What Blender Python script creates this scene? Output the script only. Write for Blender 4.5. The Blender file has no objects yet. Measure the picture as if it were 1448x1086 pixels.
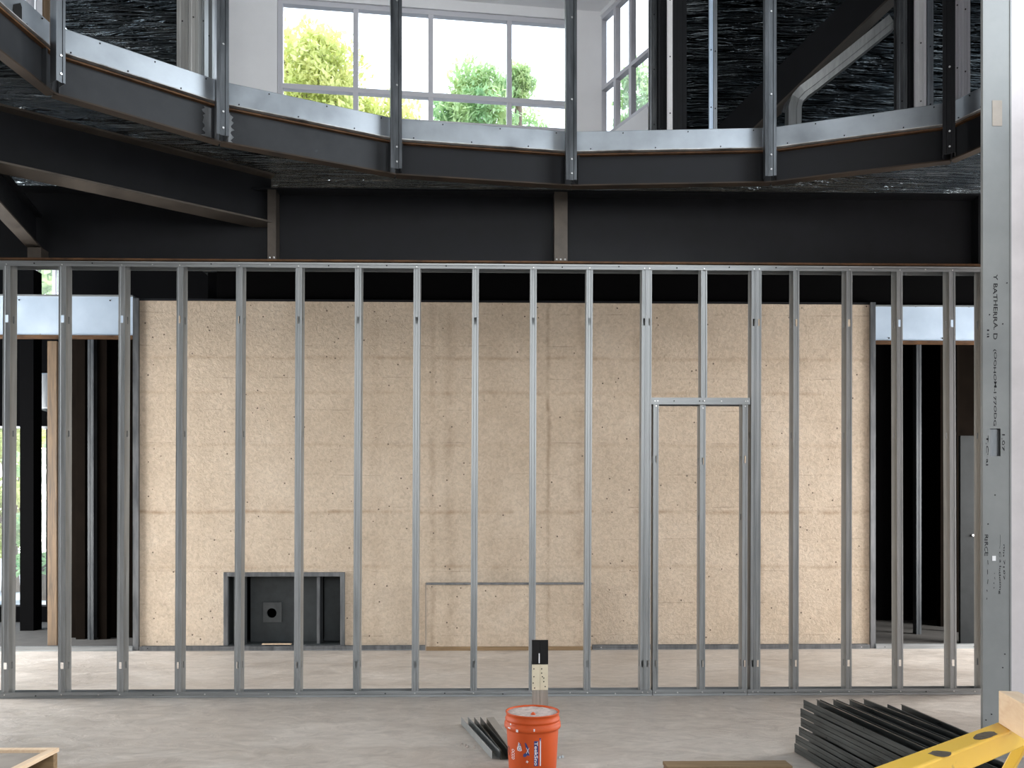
import bpy, math, random
from mathutils import Vector, Matrix
random.seed(7)
C = bpy.context.scene.collection
SC = bpy.context.scene
# ------------------------------------------------------------ camera
F = 1136.0; HX = 724.0; HY = 745.0; EYE = 1.41; YAW = math.radians(1.15)
cam_d = bpy.data.cameras.new('camera'); cam = bpy.data.objects.new('camera', cam_d); C.objects.link(cam)
cam_d.sensor_width = 36.0; cam_d.lens = 36.0*F/1448.0
cam_d.shift_y = (HY-543.0)/1448.0
cam_d.clip_start = 0.05; cam_d.clip_end = 300
cam.location = (0, 0, EYE); cam.rotation_euler = (math.pi/2, 0, -YAW)
SC.camera = cam
# ------------------------------------------------------------ world, sun, daylight, added fill lamps
W = bpy.data.worlds.new('sky'); SC.world = W; W.use_nodes = True
wn = W.node_tree.nodes; wl = W.node_tree.links; wn.clear()
wo = wn.new('ShaderNodeOutputWorld'); wb = wn.new('ShaderNodeBackground')
tc = wn.new('ShaderNodeTexCoord'); sx = wn.new('ShaderNodeSeparateXYZ'); wr = wn.new('ShaderNodeValToRGB')
wl.new(tc.outputs['Generated'], sx.inputs[0]); wl.new(sx.outputs['Z'], wr.inputs[0])
wr.color_ramp.elements[0].position = 0.0; wr.color_ramp.elements[0].color = (1.0, 0.985, 0.96, 1)
wr.color_ramp.elements[1].position = 0.75; wr.color_ramp.elements[1].color = (0.66, 0.82, 1.0, 1)
wl.new(wr.outputs[0], wb.inputs[0]); wb.inputs[1].default_value = 3.0
wl.new(wb.outputs[0], wo.inputs[0])
def sun_light():
    l = bpy.data.lights.new('sun', 'SUN'); l.energy = 5.0; l.angle = math.radians(3); l.color = (1, .95, .85)
    o = bpy.data.objects.new('sun', l); C.objects.link(o)
    o.rotation_euler = Vector((0.25, 0.55, 0.95)).to_track_quat('Z', 'Y').to_euler()
sun_light()
def area(name, loc, aim, sx_, sy_, e, col=(1, 1, 1)):
    l = bpy.data.lights.new(name, 'AREA'); l.shape = 'RECTANGLE'; l.size = sx_; l.size_y = sy_; l.energy = e; l.color = col
    o = bpy.data.objects.new(name, l); C.objects.link(o); o.location = loc
    o.rotation_euler = (Vector(loc)-Vector(aim)).to_track_quat('Z', 'Y').to_euler()
    return o
area('fill_corridor_left', (-8.6, 7.9, 1.9), (0, 8.0, 0.2), 2.4, 2.0, 570, (1, .98, .95))  # added lamp at the unseen corridor end, brightens the floor behind the studs
area('fill_corridor_right', (8.6, 8.0, 2.0), (0, 8.0, 0.2), 2.4, 2.0, 500, (1, .98, .95))  # matching added fill lamp for the other end of the corridor
area('daylight_rear', (0.0, -5.8, 4.6), (0, 9, 1.0), 9, 4.2, 235, (1, .985, .96))
area('fill_roof_opening', (5.4, 1.4, 7.35), (-1.0, 5.6, 3.0), 4.4, 3.4, 275, (.93, .97, 1.0))  # added lamp under the unseen roof opening, aimed at the left curbs
SC.view_settings.view_transform = 'Standard'; SC.view_settings.look = 'None'
SC.view_settings.exposure = 0.3; SC.view_settings.gamma = 1.0; SC.view_settings.use_curve_mapping = False
# ------------------------------------------------------------ geometry from sight lines
FW = Vector((math.sin(YAW), math.cos(YAW), 0)); RT = Vector((math.cos(YAW), -math.sin(YAW), 0))
def PD(px, py, d):                       # point at depth d along the view axis
    return RT*((px-HX)/F*d) + FW*d + Vector((0, 0, EYE+(HY-py)/F*d))
def PY(px, py, Y):                       # point on the plane y = Y
    return PD(px, py, Y/(math.cos(YAW)-math.sin(YAW)*(px-HX)/F))
def PZ(px, py, z):                       # point on the plane z
    return PD(px, py, (z-EYE)*F/(HY-py))
def XY(px, Y): return PY(px, HY, Y).x
# ------------------------------------------------------------ materials
def new_mat(name):
    m = bpy.data.materials.new(name); m.use_nodes = True
    n = m.node_tree.nodes; b = n['Principled BSDF']; return m, n, m.node_tree.links, b
def setin(b, k, v):
    if k in b.inputs: b.inputs[k].default_value = v
def coords(n, l, scale=(1, 1, 1)):
    t = n.new('ShaderNodeTexCoord'); mp = n.new('ShaderNodeMapping'); mp.inputs['Scale'].default_value = scale
    l.new(t.outputs['Object'], mp.inputs[0]); return mp.outputs[0]
def noise(n, l, v, s, det=4, rough=.6, dist=0):
    x = n.new('ShaderNodeTexNoise'); x.inputs['Scale'].default_value = s; x.inputs['Detail'].default_value = det
    x.inputs['Roughness'].default_value = rough; x.inputs['Distortion'].default_value = dist
    l.new(v, x.inputs['Vector']); return x.outputs['Fac']
def ramp(n, l, f, stops):
    r = n.new('ShaderNodeValToRGB'); e = r.color_ramp.elements
    while len(e) < len(stops): e.new(.5)
    for i, (p, c) in enumerate(stops):
        e[i].position = p; e[i].color = (c[0], c[1], c[2], 1) if hasattr(c, '__len__') else (c, c, c, 1)
    l.new(f, r.inputs[0]); return r.outputs[0]
def mix(n, l, f, a, b, mode='MIX'):
    x = n.new('ShaderNodeMix'); x.data_type = 'RGBA'; x.blend_type = mode
    for s, v in ((0, f), (6, a), (7, b)):
        if hasattr(v, 'is_linked'): l.new(v, x.inputs[s])
        else: x.inputs[s].default_value = v if s == 0 or len(v) == 4 else (*v, 1)
    return x.outputs[2]
def bump(n, l, b, h, s, d=.01):
    x = n.new('ShaderNodeBump'); x.inputs['Strength'].default_value = s; x.inputs['Distance'].default_value = d
    l.new(h, x.inputs['Height']); l.new(x.outputs[0], b.inputs['Normal'])
def metal(name, c0, c1, rough=.38, met=.85, sc=(6, 6, 6), stretch=(1, 1, 1), bs=.08, spots=None, spec=.5):
    m, n, l, b = new_mat(name)
    v = coords(n, l, stretch); f = noise(n, l, v, sc[0], 5)
    col = ramp(n, l, f, [(.3, c0), (.7, c1)])
    if spots:
        f2 = noise(n, l, coords(n, l), spots[1], 3); k = ramp(n, l, f2, [(spots[2], 0.), (min(1, spots[2]+.08), 1.)])
        col = mix(n, l, k, col, spots[0])
    l.new(col, b.inputs['Base Color'])
    r = ramp(n, l, f, [(.3, rough-.06), (.7, rough+.08)]); l.new(r, b.inputs['Roughness'])
    setin(b, 'Metallic', met); setin(b, 'Specular IOR Level', spec if met > .3 else .22); bump(n, l, b, f, bs, .004); return m
def plain(name, c, rough=.6, met=0., var=.12, sc=12, bs=.1):
    m, n, l, b = new_mat(name); f = noise(n, l, coords(n, l), sc, 5)
    l.new(ramp(n, l, f, [(.25, [x*(1-var) for x in c]), (.75, [min(1, x*(1+var)) for x in c])]), b.inputs['Base Color'])
    setin(b, 'Roughness', rough); setin(b, 'Metallic', met); setin(b, 'Specular IOR Level', .03 if max(c) < .006 else (.12 if max(c) < .05 else .4)); bump(n, l, b, f, bs, .004); return m
def wood(name, c0, c1, ax=0, rough=.6):
    m, n, l, b = new_mat(name); s = [14, 14, 14]; s[ax] = 1.0
    f = noise(n, l, coords(n, l, s), 2.2, 6, .65, .8)
    l.new(ramp(n, l, f, [(.25, c0), (.75, c1)]), b.inputs['Base Color']); setin(b, 'Roughness', rough); bump(n, l, b, f, .2, .004); return m
M = {}
M['galv'] = metal('galvanised_steel', (.22, .235, .24), (.34, .355, .36), .42, .65, (5,), (6, 6, .35), .06)
M['galvh'] = metal('galvanised_track', (.22, .235, .24), (.32, .335, .34), .42, .65, (5,), (.35, 6, 6), .06)
M['curb'] = metal('curb_steel', (.28, .31, .34), (.38, .42, .46), .38, .8, (3,), (1, 1, 1), .05, ((.30, .32, .35), 9, .72))
M['dgalv'] = metal('weathered_steel_stud', (.12, .13, .14), (.22, .23, .24), .38, .8, (6,), (3, 3, .5), .06)
M['steel'] = metal('dark_primed_steel', (.008, .009, .0105), (.013, .014, .017), .6, .1, (7,), (1, 1, 1), .15)
M['gsteel'] = metal('grey_primed_steel', (.022, .024, .027), (.036, .039, .043), .5, .25, (5,), (1, 1, 1), .15, ((.13, .15, .16), 3, .72))
M['rust'] = metal('rusty_flange_edge', (.055, .030, .017), (.14, .075, .038), .6, .25, (9,), (1, 1, 1), .2)
M['dleaf'] = plain('charcoal_door_sheet', (.020, .022, .023), .6, .2, .2, 8)
M['recess2'] = plain('worn_charcoal_plate', (.085, .092, .095), .5, .3, .2, 8)
M['wornp'] = plain('worn_paint_patch', (.11, .09, .065), .6, 0, .7, 25)
M['lgalv'] = metal('light_steel_stud', (.38, .38, .37), (.52, .52, .50), .45, .5, (5,), (6, 6, .35), .06)
M['edge'] = metal('pale_edge_strip', (.10, .09, .08), (.75, .76, .77), .4, .5, (3.5,), (1, 1, 1), .1)
M['brownd'] = metal('dark_brown_flange', (.022, .017, .014), (.05, .035, .024), .55, .2, (4,), (1, 1, 1), .15)
M['postm'] = metal('dark_post_steel', (.05, .055, .06), (.11, .12, .13), .36, .75, (5,), (4, 4, .5), .12)
M['brown'] = metal('brown_steel_flange', (.050, .042, .036), (.10, .085, .07), .5, .35, (5,), (1, 1, 1), .15)
M['chan'] = metal('dark_channel_steel', (.05, .057, .058), (.11, .12, .12), .32, .75, (6,), (4, .4, 4), .1)
M['dim'] = metal('shaded_room_stud', (.03, .035, .04), (.07, .075, .08), .5, .5, (6,), (3, 3, .5), .1)  # shaded copy of the stud steel, side room gloom put into the colour
M['black'] = plain('shade_black_board', (.0025, .0025, .0027), .95)  # near-black colour stands in for the darkness of unlit rooms and voids
M['dbrown'] = plain('shaded_brown_board', (.005, .0035, .0025), .9, 0, .3, 5)  # brown with the shade of the side rooms painted in
M['recess'] = plain('charcoal_sheet', (.045, .052, .055), .55, .3, .2, 8)
M['white'] = plain('white_plaster', (.88, .88, .89), .75, 0, .03, 3, .04)
M['frame'] = plain('white_window_frame', (.62, .62, .66), .45, 0, .03, 3, .02)
M['drywall'] = plain('grey_drywall', (.58, .54, .54), .7, 0, .14, 2.5, .08)
M['panelblue'] = metal('bright_header_sheet', (.50, .62, .76), (.62, .74, .88), .45, .35, (2,), (1, 1, 1), .06, ((.35, .36, .38), 9, .74))
M['wood'] = wood('raw_pine', (.72, .50, .32), (.88, .70, .50), 1)
M['oldwood'] = wood('old_timber', (.16, .10, .05), (.34, .23, .12), 0)
M['postwood'] = wood('weathered_timber_post', (.05, .04, .03), (.22, .14, .075), 2)
M['ply'] = plain('grey_plywood', (.32, .28, .24), .7, 0, .2, 6)
M['cream'] = plain('cream_paint', (.60, .54, .40), .6, 0, .12, 14)
M['blackp'] = plain('black_paint', (.012, .012, .012), .45)
M['wornwood'] = wood('worn_grey_wood', (.16, .15, .13), (.36, .33, .28), 2)
M['orange'] = plain('orange_plastic', (.47, .062, .004), .62, 0, .10, 5, .04)
M['mud'] = plain('dusty_compound', (.52, .42, .38), .9, 0, .35, 40, .4)
M['ink'] = plain('black_marker_ink', (.02, .02, .022), .6)
M['navy'] = plain('navy_print', (.03, .045, .16), .6)
M['pale'] = plain('pale_print', (.66, .60, .62), .6)
M['dred'] = plain('dark_red_print', (.07, .008, .008), .6)
M['chrome'] = metal('bright_screw', (.6, .6, .6), (.8, .8, .8), .3, .9)
M['asphalt'] = plain('outdoor_paving', (.30, .32, .34), .9, 0, .2, 2)
M['trunk'] = wood('bark', (.08, .06, .04), (.18, .13, .09), 2)
def m_yellow():
    m, n, l, b = new_mat('yellow_painted_steel'); v = coords(n, l); f = noise(n, l, v, 3.2, 5, .55)
    k = ramp(n, l, f, [(.63, 0.), (.66, 1.)]); g = noise(n, l, v, 30, 3)
    l.new(mix(n, l, k, (.90, .56, .07), (.10, .09, .075)), b.inputs['Base Color']); setin(b, 'Roughness', .4)
    bump(n, l, b, g, .1, .003); return m
M['yellow'] = m_yellow()
def m_leaf(name, c0, c1):
    m, n, l, b = new_mat(name); f = noise(n, l, coords(n, l), 1.1, 3)
    col = ramp(n, l, f, [(.35, c0), (.65, c1)])
    l.new(col, b.inputs['Base Color']); setin(b, 'Roughness', .6)
    t = n.new('ShaderNodeBsdfTranslucent'); l.new(col, t.inputs[0]); mx = n.new('ShaderNodeMixShader'); mx.inputs[0].default_value = .5
    o = n['Material Output']; l.new(b.outputs[0], mx.inputs[1]); l.new(t.outputs[0], mx.inputs[2]); l.new(mx.outputs[0], o.inputs[0]); return m
M['leafy'] = m_leaf('yellow_green_leaves', (.52, .60, .18), (.78, .78, .38))
M['leafg'] = m_leaf('green_leaves', (.28, .50, .26), (.58, .70, .36))
def m_glass():
    m, n, l, b = new_mat('clear_glass'); n.remove(b); o = n['Material Output']
    t = n.new('ShaderNodeBsdfTransparent'); g = n.new('ShaderNodeBsdfGlossy'); g.inputs['Roughness'].default_value = .02
    mx = n.new('ShaderNodeMixShader'); mx.inputs[0].default_value = .05
    l.new(t.outputs[0], mx.inputs[1]); l.new(g.outputs[0], mx.inputs[2]); l.new(mx.outputs[0], o.inputs[0]); return m
M['glass'] = m_glass()
def m_deck():
    m, n, l, b = new_mat('crinkled_foil_deck')
    v = coords(n, l, (1.0, 8.0, 1.0)); f = noise(n, l, v, 1.6, 4, .55, 1.2)
    c = ramp(n, l, noise(n, l, coords(n, l), 2, 3), [(.3, (.05, .065, .075)), (.7, (.14, .16, .17))])
    l.new(c, b.inputs['Base Color']); setin(b, 'Metallic', 1.); setin(b, 'Roughness', .20)
    bump(n, l, b, f, 1., .24); return m
M['deck'] = m_deck()
def m_floor():
    m, n, l, b = new_mat('concrete_floor'); v = coords(n, l, (1, 1.6, 1))
    f = noise(n, l, v, 1.1, 6, .6, .6); g = noise(n, l, coords(n, l, (1, 1.8, 1)), 4.5, 7, .7, 1.2)
    c = ramp(n, l, f, [(.3, (.42, .367, .32)), (.55, (.50, .447, .397)), (.75, (.565, .512, .46))])
    c2 = ramp(n, l, g, [(.32, .70), (.68, 1.12)]); c = mix(n, l, .8, c, c2, 'MULTIPLY')
    vo = n.new('ShaderNodeTexVoronoi'); vo.inputs['Scale'].default_value = 5; l.new(coords(n, l), vo.inputs[0])
    k = ramp(n, l, vo.outputs['Distance'], [(.012, 1.), (.03, 0.)]); c = mix(n, l, k, c, (.12, .10, .09))
    l.new(c, b.inputs['Base Color']); l.new(ramp(n, l, f, [(.3, .38), (.7, .62)]), b.inputs['Roughness'])
    bump(n, l, b, g, .4, .04); return m
M['floor'] = m_floor()
def m_wall():
    m, n, l, b = new_mat('beige_fibre_board'); v = coords(n, l)
    f = noise(n, l, v, 1.3, 6, .65); g = noise(n, l, v, 26, 4, .7, .6)
    c = ramp(n, l, f, [(.3, (.50, .405, .305)), (.55, (.57, .47, .365)), (.75, (.63, .535, .43))])
    c = mix(n, l, .5, c, ramp(n, l, g, [(.35, .66), (.62, 1.14)]), 'MULTIPLY')
    sp = n.new('ShaderNodeSeparateXYZ'); l.new(v, sp.inputs[0])
    def mth(op, a, bb=None, cl=False):
        x = n.new('ShaderNodeMath'); x.operation = op; x.use_clamp = cl
        for i, q in enumerate((a, bb)):
            if q is None: continue
            if hasattr(q, 'is_linked'): l.new(q, x.inputs[i])
            else: x.inputs[i].default_value = q
        return x.outputs[0]
    def band(axis, cen, wd, amt, colr):
        nonlocal c
        nz = mth('MULTIPLY', mth('SUBTRACT', noise(n, l, v, 2.0, 3), .5), wd*1.6)
        d = mth('ABSOLUTE', mth('ADD', mth('SUBTRACT', sp.outputs[axis], cen), nz))
        k = mth('SUBTRACT', 1., mth('DIVIDE', d, wd), True)
        k = mth('MULTIPLY', mth('MULTIPLY', k, ramp(n, l, noise(n, l, v, 3.3, 5, .7), [(.35, 0.), (.62, 1.)])), amt)
        c = mix(n, l, k, c, colr)
    for px, w_, a_ in ((345, .16, .25), (530, .10, .2), (612, .05, .5), (636, .10, .4), (775, .035, .8), (820, .13, .45), (905, .10, .4), (1075, .05, .5), (700, .3, .2), (1180, .2, .15)):
        band(0, XY(px, 9.26), w_, a_, (.27, .19, .12))
    for z, a_ in ((3.35, .5), (2.95, .4), (2.35, .3), (1.58, .7), (.95, .4)): band(2, z, .035, a_, (.28, .18, .10))
    # board joints: thin broken lines every 0.36 m
    fr = mth('ABSOLUTE', mth('SUBTRACT', mth('FRACT', mth('DIVIDE', mth('ADD', sp.outputs[2], mth('MULTIPLY', noise(n, l, v, .9, 2), .05)), .37)), .5))
    k = mth('MULTIPLY', mth('LESS_THAN', fr, .016), ramp(n, l, noise(n, l, v, 2.2, 5, .8), [(.5, 0.), (.62, .4)])); c = mix(n, l, k, c, (.2, .15, .11))
    vo = n.new('ShaderNodeTexVoronoi'); vo.inputs['Scale'].default_value = 9; l.new(v, vo.inputs[0])
    k = mth('MULTIPLY', mth('LESS_THAN', vo.outputs['Distance'], .085), mth('GREATER_THAN', noise(n, l, v, 5.1, 2), .47)); c = mix(n, l, k, c, (.13, .10, .075))
    l.new(c, b.inputs['Base Color']); setin(b, 'Roughness', .85); bump(n, l, b, g, .5, .02); return m
M['wall'] = m_wall()
# ------------------------------------------------------------ object helpers
def put(name, me, mat, parent=None):
    o = bpy.data.objects.new(name, me); C.objects.link(o)
    if mat: me.materials.append(mat)
    if parent: o.parent = parent; o.matrix_parent_inverse = Matrix.Translation(-parent.location) if parent.rotation_euler.z == 0 else parent_mat(parent).inverted()
    return o
def parent_mat(p): return Matrix.Translation(p.location) @ p.rotation_euler.to_matrix().to_4x4()
def tag(o, label=None, cat=None, group=None, kind=None):
    for k, v in (('label', label), ('category', cat), ('group', group), ('kind', kind)):
        if v: o[k] = v
    return o
def thing(name, loc, label, cat, group=None):
    o = bpy.data.objects.new(name, None); C.objects.link(o); o.location = loc; o.empty_display_size = .1
    return tag(o, label, cat, group)
class MB:
    def __init__(s): s.v = []; s.f = []
    def hexa(s, p):
        i = len(s.v); s.v += [tuple(x) for x in p]
        for f in ((0, 3, 2, 1), (4, 5, 6, 7), (0, 1, 5, 4), (1, 2, 6, 5), (2, 3, 7, 6), (3, 0, 4, 7)): s.f.append([i+k for k in f])
        return s
    def box(s, x0, x1, y0, y1, z0, z1):
        return s.hexa([(x0, y0, z0), (x1, y0, z0), (x1, y1, z0), (x0, y1, z0), (x0, y0, z1), (x1, y0, z1), (x1, y1, z1), (x0, y1, z1)])
    def bar(s, a, b, w, h, up=(0, 0, 1), off=0, dz=0):   # box along a-b; w sideways, h along up
        a = Vector(a); b = Vector(b); d = (b-a).normalized(); sd = d.cross(Vector(up)).normalized(); u = sd.cross(d)
        q = []
        for e in (a, b):
            for (i, j) in ((-1, -1), (1, -1), (1, 1), (-1, 1)): q.append(e+sd*(i*w/2+off)+u*(j*h/2+dz))
        return s.hexa([q[0], q[1], q[2], q[3], q[4], q[5], q[6], q[7]])
    def sheet(s, prof, ls, fr, holes=()):  # prof: (x,y) polyline; ls: lengths; fr: 4x4 maps (x,y,l); holes {(seg, k)}
        i = len(s.v); n = len(prof)
        for L in ls:
            for x, y in prof: s.v.append(tuple(fr @ Vector((x, y, L))))
        for k in range(len(ls)-1):
            for j in range(n-1):
                if (j, k) in holes: continue
                a = i+k*n+j; s.f.append([a, a+1, a+1+n, a+n])
        return s
    def cyl(s, c, ax, r, h, n=12, r2=None):
        ax = Vector(ax).normalized(); t = ax.orthogonal().normalized(); u = ax.cross(t); i = len(s.v); c = Vector(c); r2 = r if r2 is None else r2
        for e, rr in ((0, r), (h, r2)):
            for k in range(n):
                a = 2*math.pi*k/n; s.v.append(tuple(c+ax*e+t*rr*math.cos(a)+u*rr*math.sin(a)))
        for k in range(n): s.f.append([i+k, i+(k+1) % n, i+n+(k+1) % n, i+n+k])
        s.f.append([i+k for k in range(n)][::-1]); s.f.append([i+n+k for k in range(n)]); return s
    def lathe(s, pr, c, n=48):
        i = len(s.v); m = len(pr)
        for k in range(n):
            a = 2*math.pi*k/n
            for r, z in pr: s.v.append((c[0]+r*math.cos(a), c[1]+r*math.sin(a), c[2]+z))
        for k in range(n):
            for j in range(m-1):
                a = i+k*m+j; b = i+((k+1) % n)*m+j; s.f.append([a, b, b+1, a+1])
        return s
    def done(s, name, mat, parent=None, thick=0, bevel=0, smooth=False):
        me = bpy.data.meshes.new(name); me.from_pydata(s.v, [], s.f); me.update()
        if smooth: me.polygons.foreach_set('use_smooth', [True]*len(me.polygons))
        o = put(name, me, M[mat] if isinstance(mat, str) else mat, parent)
        if thick: md = o.modifiers.new('thickness', 'SOLIDIFY'); md.thickness = thick; md.offset = 0
        if bevel: md = o.modifiers.new('bevel', 'BEVEL'); md.width = bevel; md.segments = 2; md.limit_method = 'ANGLE'
        return o
def box(name, mat, x0, x1, y0, y1, z0, z1, parent=None, bevel=0): return MB().box(x0, x1, y0, y1, z0, z1).done(name, mat, parent, 0, bevel)
def struct(o): o['kind'] = 'structure'; return o
# ------------------------------------------------------------ SETTING: floor, roof decks, walls
YS = 6.68; YB = 9.26
struct(box('floor', 'floor', -9, 9, -6, 12.2, -.12, 0))
struct(box('terrain_paving', 'asphalt', -60, 60, -60, 80, -.4, -.13))
def ring_pt(px, py): p = PZ(px, py, 4.10); return Vector((p.x, p.y, 0))
JP = [(-80, 8), (75, 131), (312, 200), (560, 246), (808, 262), (1090, 257), (1345, 226), (1450, 180)]
J = [ring_pt(*p) for p in JP]
def slab(name, mat, pts, z0, z1):
    n = len(pts); v = [(p[0], p[1], z0) for p in pts]+[(p[0], p[1], z1) for p in pts]
    f = [list(range(n)), list(range(2*n-1, n-1, -1))]+[[i, i+n, (i+1) % n+n, (i+1) % n] for i in range(n)]
    me = bpy.data.meshes.new(name); me.from_pydata(v, [], f); me.update(); return put(name, me, M[mat])
out = [(J[0].x, -6), (-9, -6), (-9, 9.0), (-3.4, 9.0), (-3.4, 12.1), (9, 12.1), (9, -6), (J[-1].x+.3, -6)]
struct(slab('ceiling', 'deck', [((p+(p-Vector((.3,1.2,0))).normalized()*.13).x, (p+(p-Vector((.3,1.2,0))).normalized()*.13).y) for p in J]+out[::-1], 4.372, 4.44))
# roof deck with the light court open to the sky behind the tall window
ZR = 7.42
roof = [(-5.18, 12.2), (-3.2, 12.2), (-3.2, 8.95), (1.32, 8.95), (1.9, 8.0), (2.0, 12.2), (9.1, 12.2), (9.1, -6), (-9.1, -6), (-9.1, 6.5), (-5.18, 6.5)]
rb = slab('ceiling', 'deck', roof, ZR, ZR+.12)
# unseen roof opening added on the right to brighten the left curbs
SKX0, SKX1, SKY0, SKY1 = 3.0, 8.2, -.5, 4.85
bpy.data.objects.remove(rb)
def roof_slab():
    m = MB(); z0, z1 = ZR, ZR+.12
    for a in ((-9.1, SKX0, -6, 6.5), (SKX1, 9.1, -6, 6.5), (SKX0, SKX1, -6, SKY0), (SKX0, SKX1, SKY1, 6.5)): m.box(*a, z0, z1)
    m.box(-5.18, 9.1, 6.5, 7.8, z0, z1); m.box(-5.18, -3.2, 7.8, 12.2, z0, z1); m.hexa([(1.52, 7.8, z0), (9.1, 7.8, z0), (9.1, 12.2, z0), (2.5, 12.2, z0), (1.52, 7.8, z1), (9.1, 7.8, z1), (9.1, 12.2, z1), (2.5, 12.2, z1)])
    m.hexa([(-3.2, 7.8, z0), (1.52, 7.8, z0), (1.30, 8.7, z0), (-3.2, 8.6, z0), (-3.2, 7.8, z1), (1.52, 7.8, z1), (1.30, 8.7, z1), (-3.2, 8.6, z1)])
    return m.done('ceiling', 'deck')
struct(roof_slab())
# beige board wall with the opening for the recess
xl, xr = XY(195, YB), XY(1232, YB); rx0, rx1 = XY(317, YB), XY(488, YB); rz = PY(400, 809, YB).z
wt = PY(704, 428, YB).z
mw = MB()
for a in ((xl, rx0, 0, wt), (rx1, xr, 0, wt), (rx0, rx1, rz, wt)): mw.box(a[0], a[1], YB, YB+.14, a[2], a[3])
struct(mw.done('wall_back', 'wall'))
struct(box('wall_upper', 'black', -3.2, 9, YB+.02, YB+.14, wt+.005, 4.37))  # black sheet standing in for the shaded void above the beige wall
struct(box('trim_1', 'steel', xl-.02, xr+.02, YB-.012, YB+.10, wt, wt+.022))
def edge_trim(n, px0, px1, z0, z1, mat='dgalv'):
    return struct(box('trim_%d' % n, mat, XY(px0, YB-.03), XY(px1, YB-.03), YB-.035, YB+.12, z0, z1))
edge_trim(2, 188, 196, 0, wt+.02); edge_trim(3, 1231, 1238, 0, wt+.02)
# far walls of the side rooms
xw = [(-9.1, PY(-30, 0, 12).x), (PY(66, 0, 12).x, -3.3)]
wf = MB(); zl0, zl1 = PY(30, 858, 12).z, PY(30, 603, 12).z; zu0, zu1 = PY(60, 424, 12).z, PY(60, 372, 12).z
ux0, ux1 = PY(46, 0, 12).x, PY(83, 0, 12).x
wf.box(-9.1, -8.0, 12, 12.15, 0, ZR); wf.box(-8.0, PY(66, 0, 12).x, 12, 12.15, 0, zl0); wf.box(-8.0, PY(66, 0, 12).x, 12, 12.15, zl1, zu0)
wf.box(PY(66, 0, 12).x, -3.3, 12, 12.15, 0, zu0); wf.box(-8.0, ux0, 12, 12.15, zu0, zu1); wf.box(ux1, -3.3, 12, 12.15, zu0, zu1); wf.box(-8.0, -3.3, 12, 12.15, zu1, ZR)
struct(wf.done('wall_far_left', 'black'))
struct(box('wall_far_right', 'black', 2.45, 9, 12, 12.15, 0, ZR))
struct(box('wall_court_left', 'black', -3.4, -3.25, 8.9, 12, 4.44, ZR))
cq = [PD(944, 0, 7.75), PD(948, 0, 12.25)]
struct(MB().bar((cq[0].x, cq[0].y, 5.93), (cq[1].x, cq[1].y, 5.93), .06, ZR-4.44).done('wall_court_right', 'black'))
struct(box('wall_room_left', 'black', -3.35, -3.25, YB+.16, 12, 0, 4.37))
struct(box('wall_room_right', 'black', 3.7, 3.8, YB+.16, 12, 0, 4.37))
rw = MB()
for a in ((-9, -5, 0, ZR), (5, 9, 0, ZR), (-5, 5, 0, 2.6), (-5, 5, 6.6, ZR)): rw.box(a[0], a[1], -6.15, -6.0, a[2], a[3])
struct(rw.done('wall_rear', 'drywall'))
struct(box('wall_left', 'drywall', -9.1, -9.0, -6, 5.0, 0, ZR))
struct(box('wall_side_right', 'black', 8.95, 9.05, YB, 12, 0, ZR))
M['dfloor'] = plain('shaded_room_floor', (.05, .046, .042), .9, 0, .3, 6)  # side room floor, its shade painted as a darker colour
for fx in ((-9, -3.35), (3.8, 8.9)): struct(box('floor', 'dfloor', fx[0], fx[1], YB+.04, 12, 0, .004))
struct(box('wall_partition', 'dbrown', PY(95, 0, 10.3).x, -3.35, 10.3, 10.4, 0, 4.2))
# drywall to the right of the steel column
pc0 = PD(1390, 0, 4.9); pc1 = PD(1430, 0, 4.9)
struct(box('wall_right', 'drywall', pc1.x+.004, 9, pc1.y+.03, pc1.y+.15, 0, ZR))
# ------------------------------------------------------------ windows of the upper room
def window(n, A, B, zs, us, mat='frame', fw=.055, dep=.07, pane_rows=None):
    """frame between plan points A and B, horizontal bars at heights zs, uprights at fractions us, one pane per field"""
    w = tag(bpy.data.objects.new('window_%d' % n, None), kind='structure'); C.objects.link(w); w.location = (A.x, A.y, zs[0])
    AB = B-A; mb = MB()
    for z in zs: mb.bar((A.x, A.y, z), (B.x, B.y, z), dep, fw)
    for u in us:
        p = A+AB*u; d = AB.normalized()*fw/2
        mb.bar((p.x-d.x, p.y-d.y, (zs[0]+zs[-1])/2), (p.x+d.x, p.y+d.y, (zs[0]+zs[-1])/2), dep*.96, zs[-1]-zs[0]+fw*.9)
    mb.done('window_frame', mat, w, 0, .004)
    for i in range(len(zs)-1):
        for k in range(len(us)-1):
            a = A+AB*us[k]; b = A+AB*us[k+1]
            MB().bar((a.x, a.y, (zs[i]+zs[i+1])/2), (b.x, b.y, (zs[i]+zs[i+1])/2), .006, zs[i+1]-zs[i]).done('pane', 'glass', w)
    return w
def flat(p): return Vector((p.x, p.y, 0))
A = flat(PD(397, 0, 8.60)); B = flat(PD(850, 0, 9.02)); zt = PD(397, 4, 8.6).z; ztr = PD(397, 123, 8.6).z; zs_ = PD(800, 187, 8.97).z
def ufrac(px):
    best = min(range(1001), key=lambda k: abs(((A+(B-A)*(k/1000)).dot(RT)/(A+(B-A)*(k/1000)).dot(FW))*F+HX-px)); return best/1000
window(1, A, A+(B-A)*ufrac(806), [zs_, ztr, zt], [0, ufrac(503)/ufrac(806), ufrac(609)/ufrac(806), ufrac(720)/ufrac(806), 1.0])
def wallseg(name, P, Q, z0, z1, mat, t=.1):
    return struct(MB().bar((P.x, P.y, (z0+z1)/2), (Q.x, Q.y, (z0+z1)/2), t, z1-z0).done(name, mat))
L0 = A+(A-B).normalized()*.72
wallseg('wall_upper_left', L0, A+(A-B).normalized()*.03, 4.44, ZR, 'white')
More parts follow.
